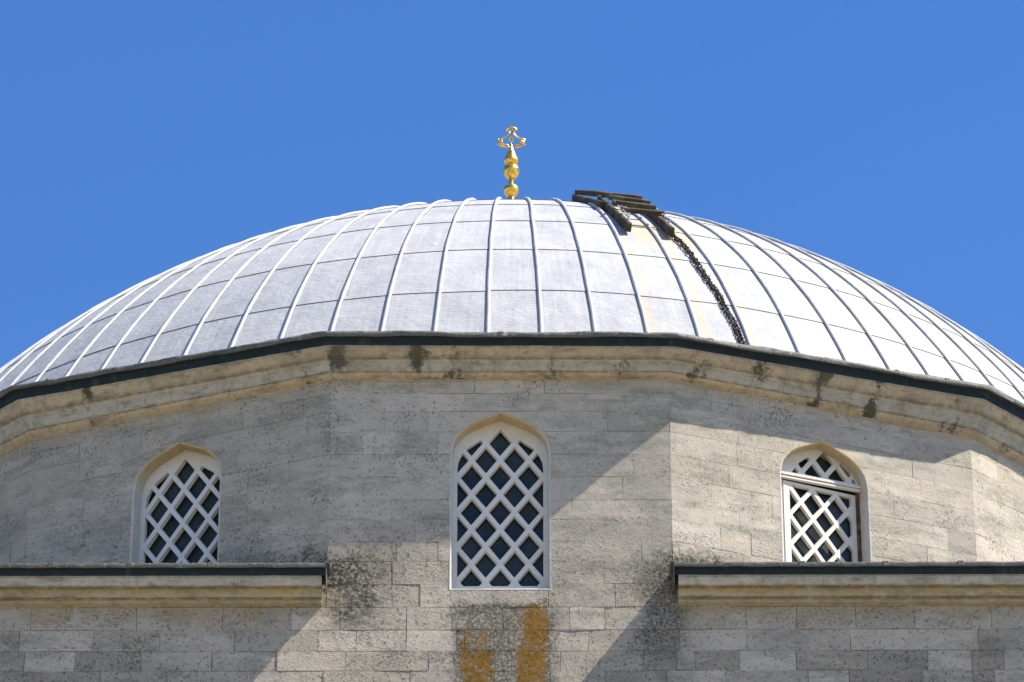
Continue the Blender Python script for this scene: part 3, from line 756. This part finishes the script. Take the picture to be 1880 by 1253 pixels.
# ribs: one batten roll per gore line, three shapes, copied round
rib_me = []
for vnt in range(4):
    rg = np.random.default_rng(40+vnt); Vr, Fr = [], []; ph0 = rg.uniform(0, 6)
    stops = np.linspace(4.5, 62.2, 116); n = 11; kn = rg.normal(0, .007, 11); kp = [0]+SEAMS
    for q, pd in enumerate(stops):
        lat = float(np.interp(pd, kp, kn))+.0015*math.sin(pd*.9+ph0)
        tier = max([s for s in SEAMS if s <= pd+1e-6], default=0); tf = (pd-tier)/6.5
        rr = .0205+.0035*tf+.0012*math.sin(pd*1.9+ph0); top = .034+.004*tf
        rr *= min(1, .55+pd/60); 
        for a in range(n):
            th = math.pi*(-.24+1.48*a/(n-1))
            wv = math.cos(th)*rr; hv = top-rr+math.sin(th)*rr
            if a in (0, n-1): hv = -.006
            Vr.append((RHO+hv)*np.array([0, -math.sin(R(pd)), math.cos(R(pd))])+np.array([1., 0, 0])*(wv+lat))
    for q in range(len(stops)-1):
        for a in range(n-1): Fr.append((q*n+a, q*n+a+1, (q+1)*n+a+1, (q+1)*n+a))
    Fr.append(tuple((len(stops)-1)*n+a for a in range(n)))
    foot = [1. if a in (0, 1, n-2, n-1) else 0. for _q in stops for a in range(n)]  # mask for the painted shade at both feet of the roll
    m_ = bpy.data.meshes.new("rib"); m_.from_pydata([list(map(float, v)) for v in Vr], [], [list(map(int, x)) for x in Fr]); m_.materials.append(RIB)
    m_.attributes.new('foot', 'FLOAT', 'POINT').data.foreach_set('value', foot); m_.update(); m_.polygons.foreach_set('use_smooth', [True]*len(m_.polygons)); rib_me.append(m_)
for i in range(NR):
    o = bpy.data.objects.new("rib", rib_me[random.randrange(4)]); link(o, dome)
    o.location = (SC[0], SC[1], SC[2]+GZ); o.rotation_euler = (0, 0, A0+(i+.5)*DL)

# ------------------------------------------------------------------ finial
fin = empty("finial", parent=B, loc=(0, 0, 0)); fin['label'] = "gilded finial with three bulbs and a pierced crest"
fx = SC[0]-.000
def lathe(name, pr, mat, parent, n=40):
    V, F = [], []
    for z, r in pr:
        for k in range(n): q = 2*math.pi*k/n; V.append((fx+r*math.cos(q), r*math.sin(q), z))
    for i in range(len(pr)-1):
        for k in range(n): F.append((i*n+k, i*n+(k+1) % n, (i+1)*n+(k+1) % n, (i+1)*n+k))
    F.append(tuple(range(n))[::-1]); F.append(tuple((len(pr)-1)*n+k for k in range(n)))
    return mesh(name, V, F, mat, parent, smooth=True)
def fz(v): return 8.233-v*.001318
def prof_smooth(ps, m=5):
    """Catmull-Rom through the given (v, halfwidth) points."""
    out = []; P = [ps[0]]+ps+[ps[-1]]
    for i in range(1, len(P)-2):
        for t in range(m):
            s = t/m; q = []
            for c in (0, 1):
                a, b, c_, d = P[i-1][c], P[i][c], P[i+1][c], P[i+2][c]
                q.append(.5*((2*b)+(-a+c_)*s+(2*a-5*b+4*c_-d)*s*s+(-a+3*b-3*c_+d)*s**3))
            out.append(q)
    out.append(list(ps[-1])); return [(fz(v), max(h*.00114, .004)) for v, h in out]
lathe("base_stem", [(5.20, .42), (5.30, .40), (5.36, .30), (5.42, .16), (5.6, .10), (5.7, .085), (5.78, .14), (5.9, .22), (6.05, .25), (6.2, .21), (6.3, .12), (6.4, .07), (6.55, .06), (6.7, .055)]+prof_smooth([(1100, 46), (1045, 41), (1005, 38)]), GOLD, fin)
lathe("lower_bulb", prof_smooth([(1010, 36), (1000, 54), (975, 78), (945, 89), (912, 80), (893, 60), (884, 36)]), GOLD, fin)
lathe("neck", prof_smooth([(890, 33), (860, 30), (820, 31), (792, 34)], 3), GOLD, fin)
lathe("middle_bulb", prof_smooth([(803, 33), (795, 55), (768, 78), (722, 92), (682, 82), (657, 56), (648, 44)]), GOLD, fin)
lathe("upper_bulb", prof_smooth([(652, 44), (640, 62), (612, 82), (590, 80), (560, 66), (520, 48), (480, 32), (440, 17), (415, 9), (400, 5)]), GOLD, fin)
cr = Acc(); cc = 617
def cp(x, y): return (fx+(x-cc)*.001135, 0, fz(y))
def mirror(L): return [(2*cc-x, y) for x, y in L]
for L in ([(617, 442), (560, 445), (500, 430), (462, 410), (480, 385), (462, 356), (510, 345), (556, 322), (588, 290), (604, 262)],):
    for LL in (L, mirror(L)):
        cr.tube([cp(*p) for p in LL], [.0125]*len(LL), 8)
cr.tube([cp(*p) for p in [(617, 195), (640, 218), (678, 240), (650, 262), (617, 250), (584, 262), (556, 240), (594, 218)]], .015, 8, closed=True)
for LL in ([(470, 405), (492, 398), (516, 410), (560, 414), (590, 425)], [(484, 380), (510, 372), (505, 395)]):
    for L3 in (LL, mirror(LL)): cr.tube([cp(*p) for p in L3], [.013, .014, .013, .010, .009][:len(L3)], 7)
for x, y in ((450, 352), (450, 412)):
    for xx in (x, 2*cc-x): cr.tube([cp(xx, y), cp(lerp(xx, cc, .13), y)], [.004, .012], 7)
cro = cr.make("crest", GOLD, fin, smooth=True)
dmd = Acc(); P = [(617, 312), (650, 355), (617, 396), (584, 355)]
V = [np.array(cp(*p))+np.array([0, .012*s, 0]) for s in (-1, 1) for p in P]
dmd.add(V, [(0, 3, 2, 1), (4, 5, 6, 7)]+[(i, (i+1) % 4, 4+(i+1) % 4, 4+i) for i in range(4)])
dmd.tube([cp(617, 390), cp(617, 425)], .006, 6); dmd.make("crest_boss", GOLD, fin)

# ------------------------------------------------------------------ roof ladder lying on the dome
LA = R(12.62)
lad = empty("roof_ladder", "weathered wooden ladder in two hinged lengths lying on the upper right of the dome", "ladder", loc=tuple(sp(R(43.6), LA)+np.array([0, 0, GZ])))
LO = np.array(lad.location)
def lpart(name, build, mat=WOOD):
    a = Acc(); build(a); V = np.array(a.V)+np.array([0, 0, GZ])-LO
    o = mesh(name, V, a.F, mat, lad, raw=True); bevel(o, .006); return o
tL = np.array([math.cos(LA), math.sin(LA), 0])
def beam(P, Q, wdt, hgt, up):
    P, Q = np.array(P), np.array(Q); x = Q-P; L = np.linalg.norm(x); x /= L; y = np.cross(up, x); y /= np.linalg.norm(y); z = np.cross(x, y)
    return lambda a: a.box((P+Q)/2, [x, y, z], (L/2, wdt/2, hgt/2))
def seg(phi0, phi1, hw, h0, h1, rungs, ext, rail_h=.105):
    up0 = sp(R((phi0+phi1)/2), LA)-SC; up0 /= np.linalg.norm(up0)
    for s in (-1, 1):
        P = sp(R(phi0), LA, h0, hw*s); Q = sp(R(phi1), LA, h1, hw*s)
        lpart("rail", beam(P, Q, .052, rail_h, up0))
    for i, fr_ in enumerate(rungs):
        c = sp(R(lerp(phi0, phi1, fr_)), LA, lerp(h0, h1, fr_)+rail_h/2+.026)
        j = random.uniform(-.02, .02); tt = tL+np.array([0, 0, random.uniform(-.03, .03)])
        P = c-tt*(hw+ext+j); Q = c+tt*(hw-.02+random.uniform(-.02, .02))
        lpart("rung", beam(P, Q, .058, .056, up0))
seg(45.2, 35.0, .245, .085, .078, (.30, .51, .72, .93), .02)
seg(37.6, 28.2, .300, .050, .040, (.45, .72, .95), .01, .11)
lpart("brace", beam(sp(R(33.2), LA, .135, -.27), sp(R(33.2), LA, .135, .24), .09, .05, sp(R(33), LA)-SC))
def smear(a):
    for i in range(26):
        fr_ = random.random(); c = sp(R(lerp(44.5, 39.5, fr_)), LA, .17+random.uniform(-.02, .01), .235*random.choice((-1, 1))+random.uniform(-.03, .03))
        s = random.uniform(.008, .018); q = np.random.default_rng(i).normal(size=(3, 3)); q, _ = np.linalg.qr(q); a.box(c, q, (s, s*.7, s*.5))
lpart("mortar_spill", smear, SEALANT)

# ------------------------------------------------------------------ chain hanging from the ladder down to the eave
ch = empty("iron_chain", "dark double iron chain hanging down the dome from the ladder to the eave", "chain", loc=tuple(sp(R(44.5), R(15.1))+np.array([0, 0, GZ])))
CO = np.array(ch.location)
cpath = [(44.0, 14.85), (45.3, 15.12), (47, 15.3), (50, 15.5), (52.9, 15.7), (54.8, 16.0), (56.7, 16.08), (58.65, 16.36), (60.6, 16.40), (62.6, 16.48)]
def cpt(s, lat, h):
    ph = lerp(cpath[0][0], cpath[-1][0], s)
    for i in range(len(cpath)-1):
        if cpath[i][0] <= ph <= cpath[i+1][0]:
            t = (ph-cpath[i][0])/(cpath[i+1][0]-cpath[i][0]); a = lerp(cpath[i][1], cpath[i+1][1], t); break
    return sp(R(ph), R(a), h, lat)
LEN = RHO*R(cpath[-1][0]-cpath[0][0]); pitch = .034; NL = int(LEN/pitch)
def strand(side, seed):
    rg = random.Random(seed); a = Acc()
    for i in range(NL):
        s = (i+.5)/NL; spread = .0135+.0085*min(1, s*1.6); wob = (.006*math.sin(i*.9+side*2)+rg.uniform(-.005, .005))*(1.3-s)
        lat = side*spread+wob; h = .020+rg.uniform(-.002, .006)+(.018*rg.random() if s < .35 else 0)
        c = cpt(s, lat, h); t = cpt(min(1, s+.01), lat, h)-cpt(max(0, s-.01), lat, h); t /= np.linalg.norm(t)
        up = c-SC; up /= np.linalg.norm(up); y = np.cross(up, t); y /= np.linalg.norm(y)
        tw = (R(42) if i % 2 else R(-42))+rg.uniform(-.35, .35)*(1.4-s); yy = y*math.cos(tw)+up*math.sin(tw)
        L, W_ = .027, .0145; pts = []
        for q in range(12):
            an = 2*math.pi*q/12; pts.append(c+t*L*math.cos(an)*.95+yy*W_*math.sin(an))
        # ring tube
        V = []; n = 6; zz = np.cross(t, yy)
        for q in range(12):
            an = 2*math.pi*q/12; rad = t*math.cos(an)+yy*math.sin(an)
            for w_ in range(n): b = 2*math.pi*w_/n; V.append(pts[q]+.0062*(rad*math.cos(b)+zz*math.sin(b)))
        F = [(q*n+w_, q*n+(w_+1) % n, ((q+1) % 12)*n+(w_+1) % n, ((q+1) % 12)*n+w_) for q in range(12) for w_ in range(n)]
        a.add(V, F)
    mesh("strand", np.array(a.V)+np.array([0, 0, GZ])-CO, a.F, IRON, ch, smooth=True, raw=True)
strand(-1, 1); strand(1, 2)
